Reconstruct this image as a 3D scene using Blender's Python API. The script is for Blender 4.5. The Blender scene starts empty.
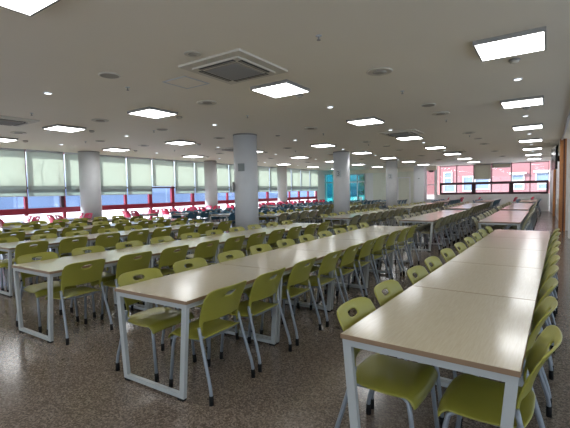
import bpy, bmesh, math, random
from mathutils import Vector, Matrix
random.seed(7)
S = bpy.context.scene
C = S.collection
PI = math.pi

# ------------------------------------------------------------------ camera
cam = bpy.data.cameras.new('camera'); co = bpy.data.objects.new('camera', cam); C.objects.link(co)
YAW, PITCH, ROLL, CH = .5895, .0569, -.0195, 1.467
cy, sy, cp, sp = math.cos(YAW), math.sin(YAW), math.cos(PITCH), math.sin(PITCH)
F = Vector((-sy*cp, cy*cp, -sp)); R0 = Vector((cy, sy, 0)); U0 = R0.cross(F)
RR = R0*math.cos(ROLL) + U0*math.sin(ROLL); UU = -R0*math.sin(ROLL) + U0*math.cos(ROLL)
m = Matrix((RR, UU, -F)).transposed().to_4x4(); m.translation = (0, 0, CH)
co.matrix_world = m
cam.sensor_width = 36; cam.lens = 391.9/570*36; cam.clip_start = .05; cam.clip_end = 400
S.camera = co

# ------------------------------------------------------------------ world, sun, exposure
S.view_settings.view_transform = 'Standard'; S.view_settings.look = 'None'
S.view_settings.gamma = 1; S.view_settings.use_curve_mapping = False
S.view_settings.exposure = 1.0
SKY = 1.1
PANEL = 7.0
w = bpy.data.worlds.new('sky'); S.world = w; w.use_nodes = True
bg = w.node_tree.nodes['Background']; bg.inputs[0].default_value = (.80, .90, 1.0, 1); bg.inputs[1].default_value = SKY
sun = bpy.data.lights.new('sun', 'SUN'); so = bpy.data.objects.new('sun', sun); C.objects.link(so)
sun.energy = 7.5; sun.angle = math.radians(.8); sun.color = (1, .95, .88)
so.rotation_euler = Vector((1, .75, -.72)).to_track_quat('-Z', 'Y').to_euler()
S.cycles.max_bounces = 7; S.cycles.diffuse_bounces = 4; S.cycles.glossy_bounces = 3
S.cycles.transparent_max_bounces = 10; S.cycles.transmission_bounces = 4
S.cycles.sample_clamp_indirect = 4; S.cycles.caustics_reflective = False; S.cycles.caustics_refractive = False

# ------------------------------------------------------------------ materials
def mat(name, col, rough=.5, metal=0, coat=0, spec=.5, noise=None, emis=None, bump=None):
    M = bpy.data.materials.new(name); M.use_nodes = True
    nt = M.node_tree; b = nt.nodes['Principled BSDF']
    b.inputs['Base Color'].default_value = (*col, 1); b.inputs['Roughness'].default_value = rough
    b.inputs['Metallic'].default_value = metal; b.inputs['Coat Weight'].default_value = coat
    b.inputs['Coat Roughness'].default_value = .15; b.inputs['Specular IOR Level'].default_value = spec
    tc = nt.nodes.new('ShaderNodeTexCoord')
    n = nt.nodes.new('ShaderNodeTexNoise'); nt.links.new(tc.outputs['Object'], n.inputs['Vector'])
    sc, amt = noise if noise else (6, .05)
    n.inputs['Scale'].default_value = sc; n.inputs['Detail'].default_value = 4
    mr = nt.nodes.new('ShaderNodeMapRange'); mr.inputs[3].default_value = 1-amt; mr.inputs[4].default_value = 1+amt
    nt.links.new(n.outputs[0], mr.inputs[0])
    hs = nt.nodes.new('ShaderNodeHueSaturation'); hs.inputs['Color'].default_value = (*col, 1)
    nt.links.new(mr.outputs[0], hs.inputs['Value']); nt.links.new(hs.outputs[0], b.inputs['Base Color'])
    if bump:
        n2 = nt.nodes.new('ShaderNodeTexNoise'); nt.links.new(tc.outputs['Object'], n2.inputs['Vector'])
        n2.inputs['Scale'].default_value = bump[0]
        bp = nt.nodes.new('ShaderNodeBump'); bp.inputs['Strength'].default_value = bump[1]; bp.inputs['Distance'].default_value = .01
        nt.links.new(n2.outputs[0], bp.inputs['Height']); nt.links.new(bp.outputs[0], b.inputs['Normal'])
    if emis:
        b.inputs['Emission Color'].default_value = (*emis[0], 1); b.inputs['Emission Strength'].default_value = emis[1]
    return M

def laminate_mat():
    M = mat('beige_woodgrain_laminate', (.47, .42, .34), rough=.4, spec=.25, coat=.85)
    nt = M.node_tree; b = nt.nodes['Principled BSDF']
    tc = nt.nodes.new('ShaderNodeTexCoord'); mp = nt.nodes.new('ShaderNodeMapping')
    mp.inputs['Scale'].default_value = (90, 5, 1); nt.links.new(tc.outputs['Object'], mp.inputs[0])
    n = nt.nodes.new('ShaderNodeTexNoise'); n.inputs['Scale'].default_value = 1.6; n.inputs['Detail'].default_value = 6
    nt.links.new(mp.outputs[0], n.inputs[0])
    r = nt.nodes.new('ShaderNodeValToRGB'); e = r.color_ramp.elements
    e[0].position = .3; e[0].color = (.385, .325, .21, 1); e[1].position = .7; e[1].color = (.445, .385, .262, 1)
    nt.links.new(n.outputs[0], r.inputs[0]); nt.links.new(r.outputs[0], b.inputs['Base Color'])
    return M

def terrazzo_mat():
    M = mat('brown_terrazzo', (.1, .08, .07), rough=.16, spec=.5)
    nt = M.node_tree; b = nt.nodes['Principled BSDF']
    tc = nt.nodes.new('ShaderNodeTexCoord')
    v = nt.nodes.new('ShaderNodeTexVoronoi'); v.inputs['Scale'].default_value = 105; nt.links.new(tc.outputs['Object'], v.inputs['Vector'])
    sep = nt.nodes.new('ShaderNodeSeparateColor'); nt.links.new(v.outputs['Color'], sep.inputs[0])
    r = nt.nodes.new('ShaderNodeValToRGB'); e = r.color_ramp.elements
    e[0].position = .0; e[0].color = (.075, .058, .045, 1); e[1].position = 1; e[1].color = (.26, .21, .165, 1)
    a = e.new(.45); a.color = (.13, .10, .078, 1); a = e.new(.8); a.color = (.20, .16, .125, 1)
    nt.links.new(sep.outputs[0], r.inputs[0]); nt.links.new(r.outputs[0], b.inputs['Base Color'])
    n = nt.nodes.new('ShaderNodeTexNoise'); n.inputs['Scale'].default_value = 1.5; nt.links.new(tc.outputs['Object'], n.inputs['Vector'])
    mr = nt.nodes.new('ShaderNodeMapRange'); mr.inputs[3].default_value = .12; mr.inputs[4].default_value = .24
    nt.links.new(n.outputs[0], mr.inputs[0]); nt.links.new(mr.outputs[0], b.inputs['Roughness'])
    return M

def glass_mat(name, tint, gloss=.08):
    M = bpy.data.materials.new(name); M.use_nodes = True; nt = M.node_tree; nt.nodes.clear()
    o = nt.nodes.new('ShaderNodeOutputMaterial'); mx = nt.nodes.new('ShaderNodeMixShader')
    t = nt.nodes.new('ShaderNodeBsdfTransparent'); t.inputs[0].default_value = (*tint, 1)
    g = nt.nodes.new('ShaderNodeBsdfGlossy'); g.inputs['Roughness'].default_value = .02
    mx.inputs[0].default_value = gloss
    nt.links.new(t.outputs[0], mx.inputs[1]); nt.links.new(g.outputs[0], mx.inputs[2]); nt.links.new(mx.outputs[0], o.inputs[0])
    return M

def blind_mat(name, col, tr):
    M = bpy.data.materials.new(name); M.use_nodes = True; nt = M.node_tree; nt.nodes.clear()
    o = nt.nodes.new('ShaderNodeOutputMaterial'); mx = nt.nodes.new('ShaderNodeMixShader')
    t = nt.nodes.new('ShaderNodeBsdfTranslucent'); d = nt.nodes.new('ShaderNodeBsdfDiffuse')
    tc = nt.nodes.new('ShaderNodeTexCoord'); wv = nt.nodes.new('ShaderNodeTexNoise'); wv.inputs['Scale'].default_value = 90
    nt.links.new(tc.outputs['Object'], wv.inputs[0])
    hs = nt.nodes.new('ShaderNodeHueSaturation'); hs.inputs['Color'].default_value = (*col, 1)
    mr = nt.nodes.new('ShaderNodeMapRange'); mr.inputs[3].default_value = .96; mr.inputs[4].default_value = 1.04
    nt.links.new(wv.outputs[0], mr.inputs[0]); nt.links.new(mr.outputs[0], hs.inputs['Value'])
    for q in (t, d): nt.links.new(hs.outputs[0], q.inputs[0])
    mx.inputs[0].default_value = tr
    nt.links.new(d.outputs[0], mx.inputs[1]); nt.links.new(t.outputs[0], mx.inputs[2]); nt.links.new(mx.outputs[0], o.inputs[0])
    return M

OLIVE = mat('olive_green_plastic', (.265, .252, .038), rough=.36, bump=(300, .05))
KHAKI = mat('khaki_grey_plastic', (.24, .225, .125), rough=.4)
BLUE = mat('steel_blue_plastic', (.045, .125, .19), rough=.4)
RED = mat('crimson_plastic', (.60, .03, .09), rough=.4)
TUBE = mat('light_grey_tube', (.25, .28, .31), rough=.35, metal=.3)
WFRAME = mat('white_grey_powder_coat', (.38, .40, .39), rough=.4)
BLACK = mat('black_rubber', (.008, .008, .008), rough=.8, spec=.2)
LAM = laminate_mat()
EDGE = mat('brown_edge_band', (.22, .14, .08), rough=.5)
TERR = terrazzo_mat()
CEIL = mat('matte_ceiling_paint', (.84, .785, .68), rough=.6, spec=.3, noise=(.7, .03), bump=(9, .03))
WALL = mat('white_wall_paint', (.80, .80, .79), rough=.6)
COLM = mat('pale_column_paint', (.62, .63, .64), rough=.45)
SOFF = mat('cream_soffit_paint', (.85, .80, .66), rough=.6)
PART = mat('sage_grey_partition_board', (.78, .79, .68), rough=.5)
WINF = mat('crimson_window_frame', (.30, .012, .035), rough=.4)
WIND = mat('dark_maroon_window_frame', (.05, .004, .012), rough=.4)
ALU = mat('silver_aluminium', (.55, .57, .6), rough=.35, metal=.4)
GLASS = glass_mat('clear_glass', (.93, .96, 1), .035)
BGLASS = glass_mat('pale_blue_glass', (.80, .89, 1))
TEAL = glass_mat('teal_tinted_glass', (.16, .50, .52), .1)
PGLASS = glass_mat('frosted_pale_glass', (.8, .8, .82))
BLIND = blind_mat('pale_green_blind_cloth', (.54, .58, .52), .72)
BEIGE = blind_mat('beige_blind_cloth', (.50, .50, .42), .6)
BAND = blind_mat('grey_green_dimmed_cloth', (.40, .44, .41), .5)  # blind cloth with the dimmer light from behind painted into its colour
HEM = blind_mat('pale_hem_cloth', (.56, .60, .53), .66)
PANELM = mat('led_panel_diffuser', (.9, .9, .9), emis=((.97, .985, 1.0), PANEL))
DOWNM = mat('downlight_lens', (.9, .9, .9), emis=((.85, .92, 1.0), 1.2))
TRIMG = mat('grey_fixture_rim', (.30, .29, .27), rough=.5)
ACW = mat('cream_grey_plastic', (.62, .58, .50), rough=.5)
DARK = mat('dark_grille', (.035, .035, .035), rough=.6)
GRILLE = mat('grey_brown_grille', (.32, .29, .24), rough=.6)
WOOD = mat('orange_brown_varnished_wood', (.42, .17, .045), rough=.35, noise=(14, .25))
WOODD = mat('dark_brown_wood', (.11, .035, .015), rough=.4, noise=(14, .25))
TVB = mat('black_glossy_plastic', (.01, .01, .012), rough=.25)
PINK = mat('pink_render', (.27, .125, .135), rough=.9, noise=(3, .02))
STONE = mat('white_stone_surround', (.50, .50, .50), rough=.8)
PWHITE = mat('white_stone_trim', (.85, .85, .85), rough=.8)
BLUEG = mat('blue_reflecting_glass', (.16, .22, .32), rough=.3)
SNOW = mat('pale_concrete_ground', (.90, .90, .93), rough=.9, noise=(.3, .1))
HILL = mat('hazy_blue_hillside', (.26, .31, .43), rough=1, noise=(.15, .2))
BARK = mat('grey_bark', (.13, .11, .10), rough=.9)
SIGN = mat('grey_green_sign_plate', (.22, .25, .25), rough=.5)
SIGNP = mat('pale_sign_plate', (.5, .54, .56), rough=.5)

# ------------------------------------------------------------------ helpers
class MB:
    def __init__(s): s.bm = bmesh.new(); s.mats = []
    def mi(s, m):
        if m not in s.mats: s.mats.append(m)
        return s.mats.index(m)
    def box(s, lo, hi, m):
        i = s.mi(m); x0, y0, z0 = lo; x1, y1, z1 = hi
        v = [s.bm.verts.new(p) for p in ((x0,y0,z0),(x1,y0,z0),(x1,y1,z0),(x0,y1,z0),(x0,y0,z1),(x1,y0,z1),(x1,y1,z1),(x0,y1,z1))]
        for f in ((0,3,2,1),(4,5,6,7),(0,1,5,4),(1,2,6,5),(2,3,7,6),(3,0,4,7)):
            s.bm.faces.new([v[k] for k in f]).material_index = i
        return s
    def prism(s, pts, vec, m):          # polygon swept along vec
        i = s.mi(m); vec = Vector(vec)
        a = [s.bm.verts.new(p) for p in pts]; b = [s.bm.verts.new(Vector(p)+vec) for p in pts]
        n = len(pts)
        s.bm.faces.new(a).material_index = i; s.bm.faces.new(b[::-1]).material_index = i
        for k in range(n): s.bm.faces.new([a[k], b[k], b[(k+1) % n], a[(k+1) % n]]).material_index = i
        return s
    def tube(s, pts, r, m, n=8):
        i = s.mi(m); pts = [Vector(p) for p in pts]; rings = []
        rs = r if isinstance(r, (list, tuple)) else [r]*len(pts)
        for k, p in enumerate(pts):
            d = (pts[min(k+1, len(pts)-1)] - pts[max(k-1, 0)]).normalized()
            u = d.orthogonal().normalized() if k == 0 else (u - d*u.dot(d)).normalized()
            v = d.cross(u)
            rings.append([s.bm.verts.new(p + (u*math.cos(2*PI*j/n) + v*math.sin(2*PI*j/n))*rs[k]) for j in range(n)])
        for k in range(len(rings)-1):
            for j in range(n):
                f = s.bm.faces.new([rings[k][j], rings[k][(j+1) % n], rings[k+1][(j+1) % n], rings[k+1][j]]); f.material_index = i; f.smooth = True
        s.bm.faces.new(rings[0][::-1]).material_index = i; s.bm.faces.new(rings[-1]).material_index = i
        return s
    def lathe(s, prof, m, n=24, c=(0, 0)):   # profile of (r, z); closed at both ends
        i = s.mi(m); rings = [[s.bm.verts.new((c[0]+r*math.cos(2*PI*j/n), c[1]+r*math.sin(2*PI*j/n), z)) for j in range(n)] for r, z in prof]
        for k in range(len(rings)-1):
            for j in range(n):
                f = s.bm.faces.new([rings[k][j], rings[k][(j+1) % n], rings[k+1][(j+1) % n], rings[k+1][j]]); f.material_index = i; f.smooth = n > 12
        s.bm.faces.new(rings[0][::-1]).material_index = i; s.bm.faces.new(rings[-1]).material_index = i
        return s
    def add_mesh(s, me, mw):
        off = len(s.bm.verts)
        idx = [s.mi(mm) for mm in me.materials]
        vs = [s.bm.verts.new(mw @ v.co) for v in me.vertices]
        for p in me.polygons:
            f = s.bm.faces.new([vs[k] for k in p.vertices]); f.material_index = idx[p.material_index]; f.smooth = p.use_smooth
        return s
    def mesh(s, name):
        me = bpy.data.meshes.new(name); bmesh.ops.recalc_face_normals(s.bm, faces=s.bm.faces[:]); s.bm.to_mesh(me); s.bm.free()
        for mm in s.mats: me.materials.append(mm)
        return me
    def build(s, name, parent=None):
        return link(name, s.mesh(name), parent)

def link(name, me, parent=None, loc=None, rz=0):
    o = bpy.data.objects.new(name, me); C.objects.link(o)
    if parent: o.parent = parent
    if loc is not None: o.location = loc; o.rotation_euler.z = rz
    return o
def tag(o, label=None, cat=None, group=None, kind=None):
    if label: o['label'] = label
    if cat: o['category'] = cat
    if group: o['group'] = group
    if kind: o['kind'] = kind
    return o
def struct(o): o['kind'] = 'structure'; return o
def empty(name, loc, rz=0):
    return link(name, None, None, loc, rz)
def bake(o, mods):
    for kind, kw in mods:
        md = o.modifiers.new(kind, kind)
        for k, v in kw.items(): setattr(md, k, v)
    dg = bpy.context.evaluated_depsgraph_get()
    me = bpy.data.meshes.new_from_object(o.evaluated_get(dg)); o.modifiers.clear(); o.data = me
    for p in me.polygons: p.use_smooth = True
    return o
def copy_tree(o, parent=None):
    c = o.copy(); C.objects.link(c)
    if parent: c.parent = parent
    for ch in kids[o.name]: kids[c.name] = kids.get(c.name, []) + [copy_tree(ch, c)]
    kids.setdefault(c.name, [])
    return c
kids = {}
def reg(o):
    kids[o.name] = [c for c in C.objects if c.parent == o]
    for c in kids[o.name]: reg(c)

ORD = ['', 'first', 'second', 'third', 'fourth', 'fifth', 'sixth', 'seventh', 'eighth', 'ninth', 'tenth', 'eleventh', 'twelfth',
       'thirteenth', 'fourteenth', 'fifteenth', 'sixteenth', 'seventeenth', 'eighteenth', 'nineteenth', 'twentieth']

# ------------------------------------------------------------------ the room shell
CZ = 3.0; XL = -14.1; YF = 28.0
struct(MB().box((-14.4, -5, -.15), (4, 28.3, 0), TERR).build('floor'))
struct(MB().box((-14.4, -5, CZ), (4, 28.3, CZ+.15), CEIL).build('ceiling'))
struct(MB().box((-14.4, -5.2, 0), (4, -5, .4), WALL).build('wall_back'))
e = struct(empty('window_30', (-5.2, -5.1, .4))); g = MB()  # unseen glazing added behind the camera to bring daylight up to the ceiling
for k in range(13): g.box((-9.1+k*1.5, -.05, 0), (-9.04+k*1.5, .05, CZ-.4), WINF)
g.build('frame', e); MB().box((-9.1, -.006, 0), (9.1, .006, CZ-.4), GLASS).build('pane', e)
e = struct(empty('window_31', (4.1, 4.2, .4))); g = MB()  # likewise added: unseen right-hand glazing for more daylight on the ceiling
for k in range(13): g.box((-.05, -9.2+k*1.5, 0), (.05, -9.14+k*1.5, CZ-.4), WINF)
g.build('frame', e); MB().box((-.006, -9.2, 0), (.006, 9.2, CZ-.4), GLASS).build('pane', e)
wr = MB().box((4, -5, 0), (4.2, 13.9, .4), WALL); wr.box((.52, 13.5, 0), (4.0, 13.9, CZ), WALL)
struct(wr.build('wall_right'))
# right-hand wall beyond the serving aisle
pr = MB()
pr.prism([(.46, 15.9, 0), (.39, 23.55, 0), (.55, 23.55, 0), (.64, 15.9, 0)], (0, 0, CZ), WALL)
pr.prism([(.38, 23.95, 0), (.13, 28.0, 0), (.35, 28.0, 0), (.55, 23.95, 0)], (0, 0, CZ), WALL)
struct(pr.build('wall_side'))
struct(MB().box((.355, 5, CZ-.05), (.40, 15.6, CZ), ALU).build('trim_1'))
# left wall: solid part near, windows, solid part far
Y0 = 5.95; DY = 1.215
ws = Y0 - 2*DY; we = Y0 + 16*DY
lw = MB().box((XL-.25, -5, 0), (XL, ws, CZ), WALL); lw.box((XL-.25, we, 0), (XL, 26.6, CZ), WALL)
struct(lw.build('wall_left'))
ledge = MB().box((XL-.2, ws, 0), (XL+.02, we, .12), WALL); struct(ledge.build('baseboard_left'))

# windows of the left wall
thick = {1, 4, 6, 9, 11, 14, 16}
for k in range(-2, 16):
    y0 = Y0 + k*DY; y1 = y0 + DY
    e = struct(empty('window_%d' % (k+3), (XL-.06, (y0+y1)/2, .12)))
    f = MB(); h = DY/2; z1 = CZ-.12
    f.box((-.05, -h, 0), (.05, -h+.045, z1), WINF); f.box((-.05, h-.045, 0), (.05, h, z1), WINF)
    f.box((-.05, -h, 0), (.05, h, .06), WINF); f.box((-.05, -h, z1-.06), (.05, h, z1), WINF)
    f.box((-.055, -h, .77), (.06, h, .96), WINF)            # transom
    f.box((-.045, -h, 1.60), (.055, h, 1.66), WIND)         # upper transom
    f.build('frame', e)
    if k+1 in thick or k in (4,):
        s = MB(); t = h-.03
        s.box((-.03, t-.10, .95), (.075, t, 1.60), WIND if k == 0 else WINF); s.build('sash_post', e)
    MB().box((-.008, -h+.03, .06), (.008, h-.03, .80), GLASS).build('lower_pane', e)
    MB().box((-.008, -h+.03, .95), (.008, h-.03, 1.60), BGLASS).build('middle_pane', e)
    MB().box((-.008, -h+.03, 1.66), (.008, h-.03, z1-.06), GLASS).build('upper_pane', e)

# roller blinds
for k in range(-2, 16):
    y0 = Y0 + k*DY; h = DY/2-.025; up = (k == 4)
    zb = 1.80 if up else 1.47
    e = empty('roller_blind', (XL+.10, y0+DY/2, zb))
    top = CZ - zb
    MB().tube([(0, -h, top-.04), (0, h, top-.04)], .032, ALU, 12).build('roller', e)
    if up:
        MB().box((-.003, -h, .02), (.003, h, top-.07), BLIND).build('fabric', e)
        lab = 'pale green roller blind drawn up above the bare blue pane'
    else:
        MB().box((-.003, -h, .35), (.003, h, top-.07), BLIND).build('fabric', e)
        b = MB().box((-.004, -h, .13), (.004, h, .35), BAND).build('dimmed_lower_band', e); b['label'] = 'grey green lower cloth, darkened for dimmer light showing through'
        MB().box((-.003, -h, .02), (.003, h, .13), HEM).build('hem', e)
        n = k+3 if k < 4 else k-4
        if k < 4: lab = 'lowered pale green roller blind, %s before the drawn-up one on the long window wall' % ORD[4-k]
        else: lab = 'lowered pale green roller blind, %s beyond the drawn-up one on the long window wall' % ORD[k-4]
    MB().box((-.012, -h, 0), (.012, h, .022), ALU).build('bottom_bar', e)
    tag(e, lab, 'blind', 'roller blinds on the long window wall')

# far wall: teal glass entrance, pier, partition, window
fw = MB()
fw.box((-11.42, YF, 0), (-10.79, YF+.25, CZ), WALL); struct(fw.build('wall_far'))
struct(MB().box((-14.1, YF-.25, 2.72), (-6.25, YF+.1, CZ), SOFF).build('trim_2'))
p = MB(); n = 5
x0, x1 = -10.79, -7.7
for k in range(n):
    a = x0 + (x1-x0)*k/n; b = x0 + (x1-x0)*(k+1)/n
    p.box((a+.006, YF, 0), (b-.006, YF+.08, 2.72), PART)
p.box((x0, YF+.03, 0), (x1, YF+.07, 2.72), PART)
struct(p.build('wall_partition'))
d = MB(); d.box((-8.95, YF-.04, 0), (-8.87, YF, 2.34), PWHITE); d.box((-8.1, YF-.04, 0), (-8.02, YF, 2.34), PWHITE); d.box((-8.87, YF-.04, 2.26), (-8.1, YF, 2.34), PWHITE)
dd = struct(d.build('door_3'))
# teal glass front: mullions plus panes
e = struct(empty('door_1', (-12.76, YF, 0))); g = MB()
for x in (-1.34, -.62, .06, .72, 1.34): g.box((x-.035, 0, 0), (x+.035, .08, 2.72), ALU)
g.box((-1.34, 0, 2.06), (1.34, .08, 2.16), ALU); g.box((-1.34, 0, 0), (1.34, .08, .1), ALU); g.box((-1.34, 0, 2.64), (1.34, .08, 2.72), ALU)
g.build('frame', e)
MB().box((-1.3, .03, .1), (1.3, .045, 2.64), TEAL).build('pane', e)
for x in (-.04, .16): MB().tube([(x, -.04, .8), (x, -.04, 1.4)], .015, ALU).build('handle', e)
e = struct(empty('door_2', (XL-.05, 27.3, 0))); g = MB()
for y in (-.7, -.45, .66): g.box((0, y, 0), (.08, y+.05, 2.72), ALU)
g.box((0, -.7, 2.06), (.08, .7, 2.14), ALU); g.box((0, -.7, 0), (.08, .7, .1), ALU)
g.build('frame', e); MB().box((.03, -.65, .1), (.045, .66, 2.72), TEAL).build('pane', e)
struct(MB().box((XL-.25, 26.6, 2.72), (XL, 28.25, CZ), WALL).build('wall_lintel'))
# frosted glazed bay between last pillar and window
e = struct(empty('window_19', (-6.62, YF, 0))); g = MB()
g.box((-.35, 0, 0), (.38, .08, .7), WALL); g.box((-.35, 0, 1.72), (.38, .06, 1.77), ALU); g.box((-.35, 0, .7), (.38, .06, .76), ALU)
g.box((.22, -.03, 0), (.40, .1, CZ), PWHITE); g.box((-.4, 0, 0), (-.3, .08, CZ), PWHITE)
g.build('frame', e); MB().box((-.3, .03, .76), (.22, .04, 2.72), PGLASS).build('pane', e)
b = MB().box((-6.75, YF-.14, 2.6), (-6.45, YF-.02, 2.74), DARK)
tag(b.build('speaker'), 'small dark box mounted high beside the far window', 'speaker')
# pier under the far window, then the six bays
struct(MB().box((-6.2, YF, 0), (.12, YF+.25, 1.05), WALL).build('wall_sill'))
xs = [-6.07, -5.0, -3.97, -2.93, -1.85, -.86, .08]
for k in range(6):
    a, b_ = xs[k], xs[k+1]; h = (b_-a)/2
    e = struct(empty('window_%d' % (20+k), ((a+b_)/2, YF+.1, 1.05))); f = MB(); z1 = CZ-1.05-.02
    f.box((-h, -.05, 0), (-h+.025, .05, z1), WIND); f.box((h-.025, -.05, 0), (h, .05, z1), WIND)
    f.box((-h, -.06, 0), (h, .06, .13), WIND); f.box((-h, -.06, .64), (h, .06, .80), WIND); f.box((-h, -.05, z1-.05), (h, .05, z1), WIND)
    f.build('frame', e)
    s = MB(); xx = -h+.02 if k % 2 == 0 else h-.12
    s.box((xx, -.07, .1), (xx+.10, .05, .66), WIND); s.build('sash_post', e)
    MB().box((-h+.025, -.006, .1), (h-.025, .006, .66), GLASS).build('lower_pane', e)
    MB().box((-h+.025, -.006, .78), (h-.025, .006, z1-.05), GLASS).build('upper_pane', e)
for k, zb in ((2, 2.02), (3, 2.70)):
    a, b_ = xs[k]+.04, xs[k+1]-.04; h = (b_-a)/2
    e = empty('roller_blind', ((a+b_)/2, YF+.0, zb)); top = CZ-zb
    MB().box((-h, -.003, .02), (h, .003, top-.06), BEIGE).build('fabric', e)
    MB().tube([(-h, 0, top-.035), (h, 0, top-.035)], .03, ALU, 12).build('roller', e)
    MB().box((-h, -.01, 0), (h, .01, .02), ALU).build('bottom_bar', e)
    tag(e, ('beige roller blind half lowered' if k == 2 else 'beige roller blind rolled almost fully up') + ' in the far end window', 'blind', 'roller blinds on the far end window')
# mullion trims between blinds stay with windows

# ------------------------------------------------------------------ columns
def column(x, y, lab, r=.32):
    e = empty('column', (x, y, 0))
    MB().lathe([(r, .0), (r, CZ-.001)], COLM, 40).build('shaft', e)
    MB().lathe([(r+.012, 0), (r+.012, .10)], TRIMG, 40).build('base_ring', e)
    MB().lathe([(r+.006, CZ-.035), (r+.006, CZ)], TRIMG, 40).build('top_ring', e)
    e['label'] = lab; e['category'] = 'column'; return e
column(-13.4, 7.72, 'white round column beside the left window, nearest of the window-side columns', .34)
column(-6.72, 8.2, 'large pale round column nearest the camera, in the middle of the hall', .315)
column(-13.4, 13.7, 'white round column by the left window, second of the window-side columns', .3)
column(-13.4, 19.8, 'white round column by the left window, farthest of the window-side columns', .3)
column(-6.82, 14.3, 'pale round column with a square sign, second in the middle line', .32)
column(-6.8, 20.3, 'pale round column with a small dark sign, third in the middle line', .29)
e = empty('column', (-6.94, 26.4, 0)); MB().box((-.33, -.3, 0), (.33, .3, CZ), COLM).build('shaft', e)
MB().box((-.34, -.31, 0), (.34, .31, .1), TRIMG).build('base', e)
MB().box((-.05, -.335, 2.12), (.05, -.31, 2.18), SIGN).build('sensor', e)
tag(e, 'pale square pillar at the far end beside the frosted bay', 'pillar')

def sign_on(x, y, r, ang, z, wd, ht, m, name, label, text=None, cat='sign', circ=False):
    # ang: direction in which the sign faces, standing proud of the column surface
    n = Vector((math.cos(ang), math.sin(ang), 0))
    e = empty(name, (x+n.x*(r+.02), y+n.y*(r+.02), z), ang+PI/2)
    if circ:
        g = MB(); g.tube([(0, .02, 0), (0, -.03, 0)], wd/2, m, 28); g.build('case', e)
        MB().tube([(0, -.03, 0), (0, -.036, 0)], wd/2*.86, PWHITE, 28).build('face', e)
    else: MB().box((-wd/2, -.012, -ht/2), (wd/2, .012, ht/2), m).build('plate', e)
    if text:
        cu = bpy.data.curves.new('text', 'FONT'); cu.body = text; cu.size = ht*.95; cu.align_x = 'CENTER'; cu.align_y = 'CENTER'; cu.extrude = .003; cu.offset = .006
        t = bpy.data.objects.new('numeral', cu); C.objects.link(t)
        dg = bpy.context.evaluated_depsgraph_get(); me = bpy.data.meshes.new_from_object(t.evaluated_get(dg)); bpy.data.objects.remove(t)
        me.materials.clear(); me.materials.append(SIGN)
        t = link('numeral', me, e); t.location = (0, -.016, 0); t.rotation_euler = (PI/2, 0, 0)
    tag(e, label, cat)
a2 = math.atan2(-8.2, 6.72)
sign_on(-6.72, 8.2, .315, a2-.35, 2.12, .17, .2, SIGN, 'sign_plate', 'small grey box sign high on the nearest middle column')
sign_on(-6.72, 8.2, .315, a2-1.45, 1.62, .26, .26, TRIMG, 'wall_clock', 'round grey clock seen edge-on at left of the nearest middle column', cat='clock', circ=True)
a4 = math.atan2(-14.3, 6.82)
sign_on(-6.82, 14.3, .32, a4-.35, 2.12, .20, .27, SIGNP, 'sign_plate', 'pale sign plate with grey numeral 3 on second middle column', '3')
a5 = math.atan2(-20.3, 6.8)
sign_on(-6.8, 20.3, .29, a5-.2, 2.14, .2, .27, SIGNP, 'sign_plate', 'pale sign plate with grey numeral 2 on third middle column', '2')

# ------------------------------------------------------------------ right side posts and screen
e = empty('wooden_door_post', (.42, 15.7, 0))
MB().box((-.09, -.05, 0), (.005, .08, CZ), WOOD).build('post', e); MB().box((.005, -.07, 0), (.05, .08, CZ), WOODD).build('dark_edge', e); MB().box((.05, -.05, 0), (.09, .08, CZ), WOOD).build('inner_strip', e)
tag(e, 'tall varnished wooden post with a dark stripe, nearer one at the right wall', 'door post', 'wooden posts on the right wall')
e = empty('wooden_door_post', (.34, 23.75, 0))
MB().box((-.09, -.06, 0), (.0, .18, CZ), WOOD).build('post', e); MB().box((.0, -.06, 0), (.03, .18, CZ), WOODD).build('dark_edge', e)
tag(e, 'tall varnished wooden post, farther one at the right wall', 'door post', 'wooden posts on the right wall')
e = empty('television', (.20, 17.9, 2.10))
MB().box((-.02, -.55, 0), (.05, .55, .80), TVB).build('screen', e)
b = MB().box((.04, -.1, .3), (.21, .1, .5), DARK); b.tube([(.1, 0, .5), (.1, 0, CZ-2.10)], .025, DARK); b.build('bracket', e)
e.rotation_euler.z = .10
tag(e, 'black flat television hung high on the right wall, seen edge-on', 'television')

# ------------------------------------------------------------------ ceiling fixtures
def proto_tree(fn): o = fn(); reg(o); return o
def in_frame(x, y, z=CZ):          # is the point inside the photograph's view
    d = Vector((x, y, z-CH)); q = d.dot(F)
    return q > 0 and -6 < 285+391.9*d.dot(RR)/q < 576 and -6 < 214-391.9*d.dot(UU)/q < 434
class Stamper:
    def __init__(s, fn): s.p = None; s.fn = fn; s.n = 0
    def at(s, loc, rz=0):
        if s.n == 0: s.p = s.fn(); reg(s.p); o = s.p
        else: o = copy_tree(s.p)
        s.n += 1
        o.location = loc; o.rotation_euler.z = rz
        return o
def mk_panel():
    e = empty('led_panel_light', (0, 0, 0)); h = .32
    g = MB()
    for a, b in (((-h, -h), (h, -h+.018)), ((-h, h-.018), (h, h)), ((-h, -h+.018), (-h+.018, h-.018)), ((h-.018, -h+.018), (h, h-.018))):
        g.box((*a, -.045), (*b, 0), TRIMG)
    g.box((-h, -h, -.012), (h, h, 0), TRIMG); g.build('frame', e)
    MB().box((-h+.018, -h+.018, -.042), (h-.018, h-.018, -.014), PANELM).build('diffuser', e); return e
P = Stamper(mk_panel)
LX = [-.35, -3.3, -6.12, -9.0, -11.9]; LY = [-1.85, 1.34, 4.92, 8.30, 11.75, 15.15, 18.45, 21.8, 25.1]
colname = ['right-hand', 'second from right', 'middle', 'second from left', 'window-side']
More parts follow.
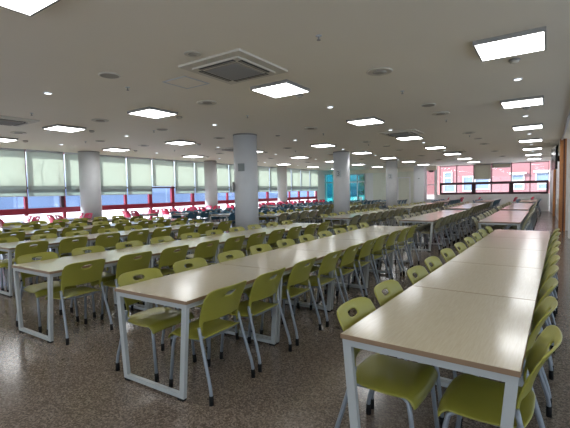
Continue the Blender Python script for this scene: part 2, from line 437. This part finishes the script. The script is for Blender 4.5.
for i, x in enumerate(LX):
    c = 0
    for j, y in enumerate(LY):
        if i == 2 and j == 3: continue
        q = (x - .012*(y-4.9), y - .0033*x*x, CZ)
        o = P.at(q); seen = in_frame(*q); c += seen
        tag(o, 'square white ceiling light, %s from the camera in the %s column of lights' % (ORD[c], colname[i]) if seen else 'square white ceiling light above or behind the camera, outside the picture', 'ceiling light', 'square ceiling lights')
def mk_down():
    e = empty('downlight', (0, 0, 0))
    MB().lathe([(.06, 0), (.062, -.008), (.047, -.012)], PWHITE, 24).build('rim', e)
    MB().lathe([(.045, -.0125), (.04, -.018)], DOWNM, 24).build('lens', e); return e
P = Stamper(mk_down)
for i, x in enumerate(LX):
    c = 0
    for j, y in enumerate([3.0, 6.55, 10.0, 13.4, 16.8, 20.1]):
        q = (x - .08*(i > 1) - .012*(y-4.9), y - .0033*x*x + .1*(i == 2), CZ)
        if i == 1 and j == 0 or not in_frame(*q): continue
        c += 1
        tag(P.at(q), 'small round glowing downlight, %s from the camera in the %s column of fittings' % (ORD[c], colname[i]), 'downlight', 'round downlights')
def mk_detector():
    e = empty('smoke_detector', (0, 0, 0))
    MB().lathe([(.06, 0), (.065, -.01), (.055, -.02)], TRIMG, 20).build('base', e)
    MB().lathe([(.05, -.02), (.045, -.04), (.02, -.05)], ACW, 20).build('dome', e); return e
P = Stamper(mk_detector)
for i, x in enumerate(LX):
    c = 0
    for j, y in enumerate([5.55, 9.0, 12.5, 15.9]):
        q = (x, y-.1*(i == 1)-.0033*x*x, CZ)
        if not in_frame(*q): continue
        c += 1
        tag(P.at(q), 'small grey smoke detector, %s from the camera in the %s column of fittings' % (ORD[c], colname[i]), 'smoke detector', 'smoke detectors')
def mk_diff():
    e = empty('air_diffuser', (0, 0, 0))
    MB().lathe([(.155, 0), (.17, -.012), (.15, -.022), (.12, -.012)], ACW, 32).build('ring', e)
    g = MB(); g.lathe([(.118, -.003), (.117, -.006)], DARK, 32); g.build('throat', e)
    g = MB(); g.lathe([(.075, -.010), (.09, -.020), (.03, -.026)], GRILLE, 32); g.build('cone', e); return e
P = Stamper(mk_diff)
for i, x in enumerate([-1.82, -4.79, -7.6, -10.5]):
    c = 0
    for j, y in enumerate([5.0, 8.5, 11.95, 15.3, 18.6, 22.0]):
        q = (x, y-.006*x*x, CZ)
        if not in_frame(*q): continue
        c += 1
        tag(P.at(q), 'round ceiling air diffuser, %s from the camera in the %s line of diffusers' % (ORD[c], ['right-hand', 'second from right', 'third from right', 'window-side'][i]), 'air diffuser', 'round air diffusers')
o = P.at((-3.26, 3.11, CZ)); o.scale = (.55, .55, .55); tag(o, 'small round ceiling vent nearest the camera, before the square air conditioner', 'air diffuser', 'round air diffusers')
def mk_spk():
    e = empty('ceiling_speaker', (0, 0, 0))
    MB().lathe([(.13, 0), (.135, -.008), (.12, -.014)], ACW, 28).build('rim', e)
    MB().lathe([(.117, -.0145), (.10, -.02)], GRILLE, 28).build('mesh_cover', e); return e
P = Stamper(mk_spk)
for j, (x, y) in enumerate([(-4.67, 3.01), (-1.82, 7.5), (-7.6, 6.2), (-4.7, 13.5), (-10.5, 6.4), (-1.8, 13.5)]):
    tag(P.at((x, y, CZ)), ['round brown grille speaker in the left foreground ceiling', 'round grille speaker just before the second right-hand diffuser',
        'round grille speaker in the left ceiling beyond the first middle lights', 'round grille speaker beyond the near middle column', 'round grille speaker nearest the window wall',
        'round grille speaker far along the right half of the ceiling'][j], 'speaker', 'ceiling speakers')
def mk_spr():
    e = empty('sprinkler', (0, 0, 0)); MB().lathe([(.03, 0), (.032, -.006), (.012, -.01)], ALU, 14).build('rosette', e)
    MB().lathe([(.009, -.01), (.009, -.04), (.02, -.042), (.02, -.046)], TRIMG, 12).build('head', e); return e
P = Stamper(mk_spr)
for i, x in enumerate([-1.9, -5.0, -7.9, -10.9]):
    c = 0
    for j, y in enumerate([3.5, 6.2, 9.4, 12.6]):
        if not in_frame(x, y): continue
        c += 1
        tag(P.at((x, y, CZ)), 'tiny metal ceiling sprinkler, %s from the camera in the %s line of sprinklers' % (ORD[c], ['right-hand', 'second', 'third', 'window-side'][i]), 'sprinkler', 'ceiling sprinklers')
def mk_ac():
    e = empty('ceiling_air_conditioner', (0, 0, 0)); h = .475
    g = MB(); g.prism([(-h, -h, 0), (h, -h, 0), (h, h, 0), (-h, h, 0)], (0, 0, -.025), ACW)
    g.build('panel', e)
    i = MB()
    i.prism([(-.36, -.36, -.025), (.36, -.36, -.025), (.36, .36, -.025), (-.36, .36, -.025)], (0, 0, -.02), ACW); i.build('inner_panel', e)
    q = .25
    g = MB(); g.box((-q, -q, -.055), (q, q, -.045), GRILLE)
    for k in range(16):
        t = -q+.02 + k*(2*q-.04)/15; g.box((-q+.01, t-.004, -.062), (q-.01, t+.004, -.055), TRIMG)
    g.build('intake_grille', e)
    for k in range(4):
        v = MB(); v.box((-.27, .285, -.050), (.27, .345, -.0452), DARK); v.box((-.26, .30, -.054), (.26, .318, -.050), GRILLE)
        o = v.build('air_outlet', e); o.rotation_euler.z = k*PI/2
    return e
P = Stamper(mk_ac)
for x, y, lab in ((-3.22, 3.76, 'square cream ceiling air conditioner nearest the camera'), (-9.0, 3.45, 'square ceiling air conditioner cut by the left photo edge'),
        (-3.3, 10.7, 'square ceiling air conditioner beyond the second ceiling light of the middle'), (-9.1, 10.5, 'square ceiling air conditioner behind the near middle column'),
        (-3.3, 17.4, 'farthest square ceiling air conditioner in the right half')):
    tag(P.at((x, y, CZ)), lab, 'air conditioner', 'ceiling air conditioners')
g = MB(); h = .225
for a, b in (((-h, -h), (h, -h+.02)), ((-h, h-.02), (h, h)), ((-h, -h+.02), (-h+.02, h-.02)), ((h-.02, -h+.02), (h, h-.02))): g.box((*a, -.008), (*b, 0), ALU)
e = empty('access_hatch', (-4.17, 3.84, CZ)); g.build('frame', e); MB().box((-h+.02, -h+.02, -.004), (h-.02, h-.02, 0), CEIL).build('panel', e)
tag(e, 'square ceiling access hatch with thin metal frame beside the air conditioner', 'hatch')

# ------------------------------------------------------------------ dining tables
TZ = .73; TW = .8; TL = 1.2
def mk_table(L=TL, W=TW, small=False):
    e = empty('dining_table', (0, 0, 0)); a = L/2-.003; b = W/2
    t = MB().box((-b+.002, -a+.002, TZ-.024), (b-.002, a-.002, TZ), LAM).build('tabletop', e)
    g = MB()
    for lo, hi in (((-b, -a), (b, -a+.002)), ((-b, a-.002), (b, a)), ((-b, -a+.002), (-b+.002, a-.002)), ((b-.002, -a+.002), (b, a-.002))):
        g.box((*lo, TZ-.025), (*hi, TZ-.001), EDGE)
    g.build('edge_band', t)
    for s in (-1, 1):
        x = s*(b-.03); MB().box((x-.012, -a+.035, TZ-.062), (x+.012, a-.035, TZ-.025), WFRAME).build('side_rail', e)
    for s in (-1, 1):
        y0 = s*(a-.008); y1 = s*(a-.038); ya, yb = min(y0, y1), max(y0, y1)
        g = MB(); tw = .045
        xo, zi = b-.006, TZ-.025; xb = b-.065; z0 = .018
        for q in (-1, 1):
            g.prism([(q*xo, ya, zi), (q*(xo-tw), ya, zi), (q*(xb-tw), ya, z0), (q*xb, ya, z0)], (0, yb-ya, 0), WFRAME)
        g.box((-xo+tw, ya, zi-.035), (xo-tw, yb, zi), WFRAME)
        g.box((-xb+tw-.002, ya, z0), (xb-tw+.002, yb, z0+.032), WFRAME)
        f = g.build('leg_frame', e)
        for q in (-1, 1): MB().box((q*(xb-.035)-.03, ya, 0), (q*(xb-.035)+.03, yb, .018), BLACK).build('foot_glide', f)
    return e
TBL = Stamper(mk_table)
SM = Stamper(lambda: mk_table(1.12, .78))

# ------------------------------------------------------------------ chairs
def chair_shape(z):     # back curve: local y and half width at height z
    t = (z-.44)/.37
    y = -.128 - .118*max(0, (z-.49)/.31)**1.8
    return y
def mk_back(mm):
    bm = bmesh.new(); NU, NV = 14, 12
    zs = [.455, .51, .555, .57, .60, .635, .67, .70, .722, .736, .748, .758, .775, .79, .80]
    us = [-1, -.86, -.72, -.52, -.34, -.24, -.12, 0, .12, .24, .34, .52, .72, .86, 1]
    G = {}
    for j, z in enumerate(zs):
        for i, u in enumerate(us):
            hw = .214 + .014*min(1, max(0, (z-.5)/.2)) 
            zz = z
            if z > .70: zz = z - (abs(u)**8)*.030*((z-.70)/.10)
            if .555 <= z <= .57: zz = z - .006*(abs(u) < .8)
            bow = .040*(1-u*u)
            G[i, j] = [u*hw*(1-.04*max(0, (z-.74)/.06)*abs(u)), chair_shape(zz) - bow, zz]
    # handle hole: ring of grid vertices moved onto an oval
    hc = .741; i0, i1 = 5, 9
    j0, j1 = 8, 11
    hole = {(i, j) for i in range(i0, i1) for j in range(j0, j1)}
    for i in (i0, i1):
        for j in (j0, j1):
            p = G[i, j]; p[2] = hc + (p[2]-hc)*.5; p[0] *= .86
    V = {}
    def vert(k):
        if k not in V: V[k] = bm.verts.new(G[k])
        return V[k]
    for j in range(len(zs)-1):
        for i in range(len(us)-1):
            if (i, j) in hole: continue
            if j < 2 and 1 <= i < len(us)-2: continue
            f = bm.faces.new([vert((i, j)), vert((i+1, j)), vert((i+1, j+1)), vert((i, j+1))]); f.smooth = True
    me = bpy.data.meshes.new('backrest'); bm.to_mesh(me); bm.free(); me.materials.append(mm)
    return me
def mk_seat(mm):
    bm = bmesh.new(); us = [-1, -.93, -.6, -.3, 0, .3, .6, .93, 1]
    prof = [(-.19, .452), (-.165, .449), (-.10, .440), (0, .436), (.10, .439), (.14, .446), (.17, .443), (.195, .425), (.208, .392)]
    g = {}
    for j, (y, z) in enumerate(prof):
        for i, u in enumerate(us):
            hw = .205 + .018*math.sin(min(1, (y+.2)/.3)*PI/2)
            edge = abs(u)**4
            yy = y + (.03*edge if j < 2 else 0) - (.02*edge if j > 5 else 0)
            g[i, j] = bm.verts.new((u*hw, yy, z + .010*abs(u)**2 - .026*edge))
    for j in range(len(prof)-1):
        for i in range(8):
            bm.faces.new([g[i, j], g[i+1, j], g[i+1, j+1], g[i, j+1]]).smooth = True
    me = bpy.data.meshes.new('seat'); bm.to_mesh(me); bm.free(); me.materials.append(mm)
    return me
MODS = [('SOLIDIFY', dict(thickness=.011, offset=0)), ('SUBSURF', dict(levels=1, render_levels=1))]
REAR = lambda s: [(s*.216, -.132, .52), (s*.217, -.146, .46), (s*.223, -.180, .34), (s*.236, -.243, .13), (s*.238, -.252, .08), (s*.238, -.253, .012)]
FRONT = lambda s: [(s*.176, .08, .415), (s*.182, .12, .412), (s*.190, .148, .395), (s*.197, .162, .33), (s*.205, .196, .012)]
def mk_chair(mm, name='dining_chair'):
    e = empty(name, (0, 0, 0))
    bake(link('seat', mk_seat(mm), e), MODS); bake(link('backrest', mk_back(mm), e), MODS)
    for s in (-1, 1):
        for pts in (REAR(s), FRONT(s)):
            l = MB().tube(pts, .0125, TUBE, 10).build('leg', e)
            p = Vector(pts[-1]); q = Vector(pts[-2]); d = (q-p).normalized()
            MB().tube([(p.x, p.y, 0), p + d*.055 + Vector((0, 0, 0))], .0165, BLACK, 10).build('foot_cap', l)
    g = MB()
    for s in (-1, 1): g.tube([(s*.216, -.150, .452), (s*.190, -.13, .415), (s*.176, .0, .411), (s*.176, .09, .415)], .011, TUBE, 8)
    g.tube([(-.176, .0, .411), (.176, .0, .411)], .009, TUBE, 8); g.tube([(-.216, -.15, .45), (-.1, -.135, .415), (.1, -.135, .415), (.216, -.15, .45)], .009, TUBE, 8)
    g.build('under_frame', e)
    return e
def low_chair(mm):      # one mesh for a chair only a few pixels wide
    mb = MB()
    for f in (mk_seat, mk_back):
        o = bake(link('tmp', f(mm)), [MODS[0]]); mb.add_mesh(o.data, Matrix()); bpy.data.objects.remove(o)
    for s in (-1, 1):
        mb.tube([REAR(s)[0], REAR(s)[3], REAR(s)[5]], .0125, TUBE, 5); mb.tube([FRONT(s)[0], FRONT(s)[2], FRONT(s)[4]], .0125, TUBE, 5)
        mb.box((s*.238-.016, -.27, 0), (s*.238+.016, -.238, .05), BLACK); mb.box((s*.205-.016, .178, 0), (s*.205+.016, .212, .05), BLACK)
    me = mb.mesh('dining_chair'); return me

MATS = dict(olive=OLIVE, khaki=KHAKI, blue=BLUE, red=RED)
HI = {}
LO = {k: low_chair(v) for k, v in MATS.items()}
chairs = []      # (x, y, rz, colour, label, group)
X0 = lambda xr, w=TW: xr - w/2

ROWN = dict(R='rightmost', A='second', B='third', C='fourth', D='fifth', E='sixth')
BLK = ['', 'nearest', 'second', 'third', 'farthest']
def row(key, blk, xl, y0, n, rot, cl, cr, dl=(), dr=(), il=0, ir=0):
    c, s = math.cos(rot), math.sin(rot)
    def tr(x, y): dx, dy = x-xl, y-y0; return xl+dx*c-dy*s, y0+dx*s+dy*c
    rn = ROWN[key] + (' row' if key == 'R' else ' row from right')
    for k in range(n):
        x, y = tr(xl+TW/2, y0+TL*(k+.5))
        o = TBL.at((x, y, 0), rot)
        tag(o, 'beige laminate table, %s along the %s, %s block' % (ORD[k+1], rn, BLK[blk]), 'table', 'laminate dining tables in long rows')
        for q in (0, 1):
            for side in (-1, 1):
                dd_ = dl if side < 0 else dr; kk = 2*k+q
                j = dd_[kk] if kk < len(dd_) else random.uniform(-.02, .02); j = max(-.024, min(.024, j)); off = random.uniform(-.008, .025) + (il if side < 0 else ir)
                cx = xl+TW/2 + side*(TW/2 - .135 + off)
                yy = y0 + TL*k + .3 + .6*q + j
                px, py = tr(cx, yy)
                col = cl if side < 0 else cr
                # local +Y of the chair faces the table
                rz = (PI/2 if side > 0 else -PI/2) + rot + random.uniform(-.008, .008)
                lab = '%s chair, %s on the %s side of the %s, %s block' % ({'olive': 'olive green', 'khaki': 'khaki grey', 'blue': 'blue', 'red': 'red'}[col],
                        ORD[2*k+q+1], 'left' if side < 0 else 'right', rn, BLK[blk])
                chairs.append((px, py, rz, col, lab, 'dining chairs pushed up to the long table rows'))
row('R', 1, -.876, 1.80, 5, -.023, 'olive', 'olive', (.07, -.03, .05, -.05, 0, -.1, 0, -.08, -.04, -.06), (.10, .05, .03, .0), -.03, -.03)
row('A', 1, -2.84, 1.79, 5, .024, 'olive', 'olive', (.09, .07, .05, .04), (.02, .0, .05, .02))
row('B', 1, -4.83, 1.85, 5, .0136, 'olive', 'olive', (.09, .06, .05), (.11, .09, .02))
row('C', 1, -7.25, 2.45, 4, 0, 'olive', 'olive')
row('D', 1, -9.4, 3.0, 4, 0, 'olive', 'olive')
row('E', 1, -11.4, 4.2, 3, 0, 'olive', 'olive')
row('R', 2, -1.25, 9.48, 4, 0, 'khaki', 'khaki')
row('A', 2, -2.97, 9.40, 4, 0, 'khaki', 'khaki')
row('B', 2, -5.2, 9.65, 4, 0, 'olive', 'khaki')
row('C', 2, -7.75, 9.95, 3, 0, 'olive', 'khaki')
row('D', 2, -9.6, 9.7, 4, 0, 'blue', 'blue')
row('E', 2, -11.6, 9.7, 4, 0, 'blue', 'blue')
row('R', 3, -1.30, 15.1, 5, 0, 'khaki', 'khaki')
row('A', 3, -3.15, 15.5, 5, 0, 'khaki', 'khaki')
row('B', 3, -5.3, 15.6, 5, 0, 'olive', 'khaki')
row('C', 3, -7.9, 15.6, 3, 0, 'olive', 'khaki')
row('D', 3, -9.9, 15.6, 5, 0, 'blue', 'khaki')
row('E', 3, -11.8, 15.6, 5, 0, 'blue', 'blue')
row('R', 4, -1.20, 23.2, 3, 0, 'blue', 'blue')
row('A', 4, -3.2, 23.2, 3, 0, 'blue', 'blue')
row('B', 4, -5.4, 23.2, 3, 0, 'blue', 'blue')
row('C', 4, -8.6, 22.6, 3, 0, 'blue', 'blue')
row('D', 4, -10.4, 22.6, 3, 0, 'blue', 'blue')
row('E', 4, -11.95, 22.6, 3, 0, 'blue', 'blue')
# window-side small tables with crimson chairs
WY = [5.1, 6.7, 9.4, 11.2, 12.8, 15.3, 17.2, 18.85, 21.2, 23.0]
for i, y in enumerate(WY):
    o = SM.at((-12.92, y, 0), PI/2); tag(o, 'small white four-seat table beside the long window, %s from the left photo edge' % ORD[i+1], 'table', 'small window-side tables')
    for sd in (-1, 1):
        for q, dx in enumerate((-.265, .265)):
            chairs.append((-12.92+dx, y+sd*.262, 0 if sd < 0 else PI, 'red', 'crimson chair, %s side, %s seat of the %s small table along the window' % ('near' if sd < 0 else 'far', ['window', 'hall'][q], ORD[i+1]),
                           'crimson chairs at the small window tables'))
# crimson chairs before the far window
for i, x in enumerate((-5.6, -4.75, -3.75, -1.75, -.9)):
    chairs.append((x, 27.45, PI/2 + (-.3 if i % 2 else .3), 'red', 'crimson chair standing below the far end window, %s from the left' % ORD[i+1], 'crimson chairs below the far window'))

dist = lambda c: math.hypot(c[0], c[1])
COLS = [(-13.4, 7.6), (-6.72, 8.2), (-13.4, 13.7), (-13.4, 19.8), (-6.82, 14.3), (-6.8, 20.3), (-6.94, 26.4)]
chairs = [c for c in chairs if min(math.hypot(c[0]-a, c[1]-b) for a, b in COLS) > .62]
chairs.sort(key=dist)
rest = {}
for n, (x, y, rz, col, lab, grp) in enumerate(chairs):
    d = math.hypot(x, y)
    zs = 1.1 if col == 'red' else 1.0
    if n < 300:
        if d < 12 and col != 'red':
            if col not in HI: HI[col] = Stamper(lambda mm=MATS[col]: mk_chair(mm))
            o = HI[col].at((x, y, 0), rz)
        else: o = link('dining_chair', LO[col], None, (x, y, 0), rz)
        o.scale.z = zs
        tag(o, lab, 'chair', grp)
    else: rest.setdefault(0, []).append((x, y, rz, col, zs))
if rest:
    mb = MB()
    for x, y, rz, col, zs in rest[0]:
        mb.add_mesh(LO[col], Matrix.Translation((x, y, 0)) @ Matrix.Rotation(rz, 4, 'Z') @ Matrix.Diagonal((1, 1, zs, 1)))
    tag(mb.build('distant_dining_chairs'), 'far-off rows of blue, khaki and crimson chairs at the back of the hall', 'chairs', kind='stuff')

# ------------------------------------------------------------------ outside
struct(MB().box((-260, -160, -.6), (XL-.3, 220, -.2), SNOW).build('floor_outside'))
struct(MB().box((XL-.3, YF+.4, -.6), (60, 120, -.2), SNOW).build('floor_yard'))
# hazy hillside
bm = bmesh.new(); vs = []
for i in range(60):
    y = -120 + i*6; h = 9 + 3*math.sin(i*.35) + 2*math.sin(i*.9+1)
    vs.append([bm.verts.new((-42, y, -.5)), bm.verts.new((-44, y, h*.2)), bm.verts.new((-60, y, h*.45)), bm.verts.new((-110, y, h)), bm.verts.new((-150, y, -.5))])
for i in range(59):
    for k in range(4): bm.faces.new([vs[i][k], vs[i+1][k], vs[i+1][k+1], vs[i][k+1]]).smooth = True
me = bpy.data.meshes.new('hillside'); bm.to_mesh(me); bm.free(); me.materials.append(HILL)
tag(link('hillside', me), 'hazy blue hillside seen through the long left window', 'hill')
# bare trees
def tree(x, y, seed, lab):
    rnd = random.Random(seed); e = empty('bare_tree', (x, y, -.25))
    t = MB(); t.tube([(0, 0, 0), (.03, .02, 1.0), (-.02, .05, 2.0), (0, .08, 3.0)], [.10, .075, .06, .04], BARK, 8); t.build('trunk', e)
    b = MB()
    def br(p, d, L, r, n):
        pts = [p]; q = p
        for k in range(3):
            d = (d + Vector((rnd.uniform(-.25, .25), rnd.uniform(-.25, .25), rnd.uniform(-.08, .2)))).normalized(); q = q + d*L/3; pts.append(q)
        b.tube(pts, [r, r*.8, r*.6, r*.4], BARK, 5)
        if n > 0:
            for k in range(3):
                a = rnd.uniform(0, 2*PI); nd = (d + .75*Vector((math.cos(a), math.sin(a), rnd.uniform(-.2, .6)))).normalized()
                br(pts[rnd.choice((1, 2, 3))], nd, L*.72, r*.5, n-1)
    for k in range(9):
        a = k*2.4 + rnd.uniform(-.3, .3); br(Vector((-.02, .05, 1.5+.17*k)), Vector((math.cos(a), math.sin(a), .7)).normalized(), 1.5, .028, 3)
    b.build('branches', e)
    tag(e, lab, 'tree', 'bare trees outside the long window')
tree(-17.3, 4.0, 3, 'leafless tree just outside the leftmost long window')
tree(-18.2, 23.0, 5, 'leafless tree outside the far end of the long window')
# pink building behind the far window
e = empty('pink_building', (-4, 40, -.25))
g = MB(); g.box((-13, 0, 0), (11, 8, 13), PINK); g.build('wall', e)
def bwin(x0, x1, z0, z1, lint=False, bars=1):
    x0 += 4; x1 += 4; z0 += .25; z1 += .25
    f = MB(); t = .10
    f.box((x0-t, -.08, z0-t), (x1+t, 0, z0), STONE); f.box((x0-t, -.08, z1), (x1+t, 0, z1+t), STONE)
    f.box((x0-t, -.08, z0), (x0, 0, z1), STONE); f.box((x1, -.08, z0), (x1+t, 0, z1), STONE)
    for k in range(bars):
        zz = z0 + (z1-z0)*(k+1)/(bars+1); f.box((x0, -.06, zz-.04), (x1, 0, zz+.04), STONE)
    if lint: f.box((x0-.25, -.3, z1+t), (x1+.25, 0, z1+t+.16), STONE)
    w_ = f.build('window', e); MB().box((x0, -.03, z0), (x1, 0, z1), BLUEG).build('pane', w_)
bwin(-8.2, -7.6, 2.0, 2.95, bars=1); bwin(-6.5, -5.75, 1.25, 2.5); bwin(-5.5, -4.4, 1.4, 2.25, bars=0); bwin(-2.55, -1.75, 2.1, 2.5, True, 0)
bwin(-2.4, -1.75, 1.36, 1.68, bars=0); bwin(-.75, .1, 2.0, 2.6, True, 0); bwin(-.6, -.02, 1.32, 1.68, bars=0)
bwin(-8.2, -7.3, 1.2, 1.75, bars=0)
g = MB(); g.box((-13, -.08, 0), (11, 0, 1.15), STONE); o = g.build('plinth', e); o['label'] = 'white painted base'
g = MB(); g.box((-13.2, -.2, 12.9), (11.2, 8, 13.2), STONE); g.build('cornice', e)
tag(e, 'pink rendered building with blue windows seen through the far window', 'building')
# teal entrance: trees beyond it
e = empty('evergreen_shrub', (-13.0, 33, -.2))
g = MB(); rnd = random.Random(2)
for k in range(140):
    a = rnd.uniform(0, 2*PI); zz = rnd.uniform(.5, 4.5); r = rnd.uniform(.2, 1.5)*(1-zz/6); c = Vector((r*math.cos(a), r*math.sin(a), zz))
    d = Vector((rnd.uniform(-1, 1), rnd.uniform(-1, 1), rnd.uniform(-.4, 1))).normalized()*.5
    g.tube([c, c+d*.5, c+d], [.02, .16, .01], mat('dark_green_leaf', (.03, .08, .03), .8) if k == 0 else g.mats[0], 5)
g.build('foliage', e); MB().tube([(0, 0, 0), (0, 0, 3.5)], [.12, .04], BARK).build('stem', e)
tag(e, 'dark evergreen shrub outside the teal glass entrance', 'shrub')
print('CHAIRS', len(chairs), 'OBJ', len(C.objects))
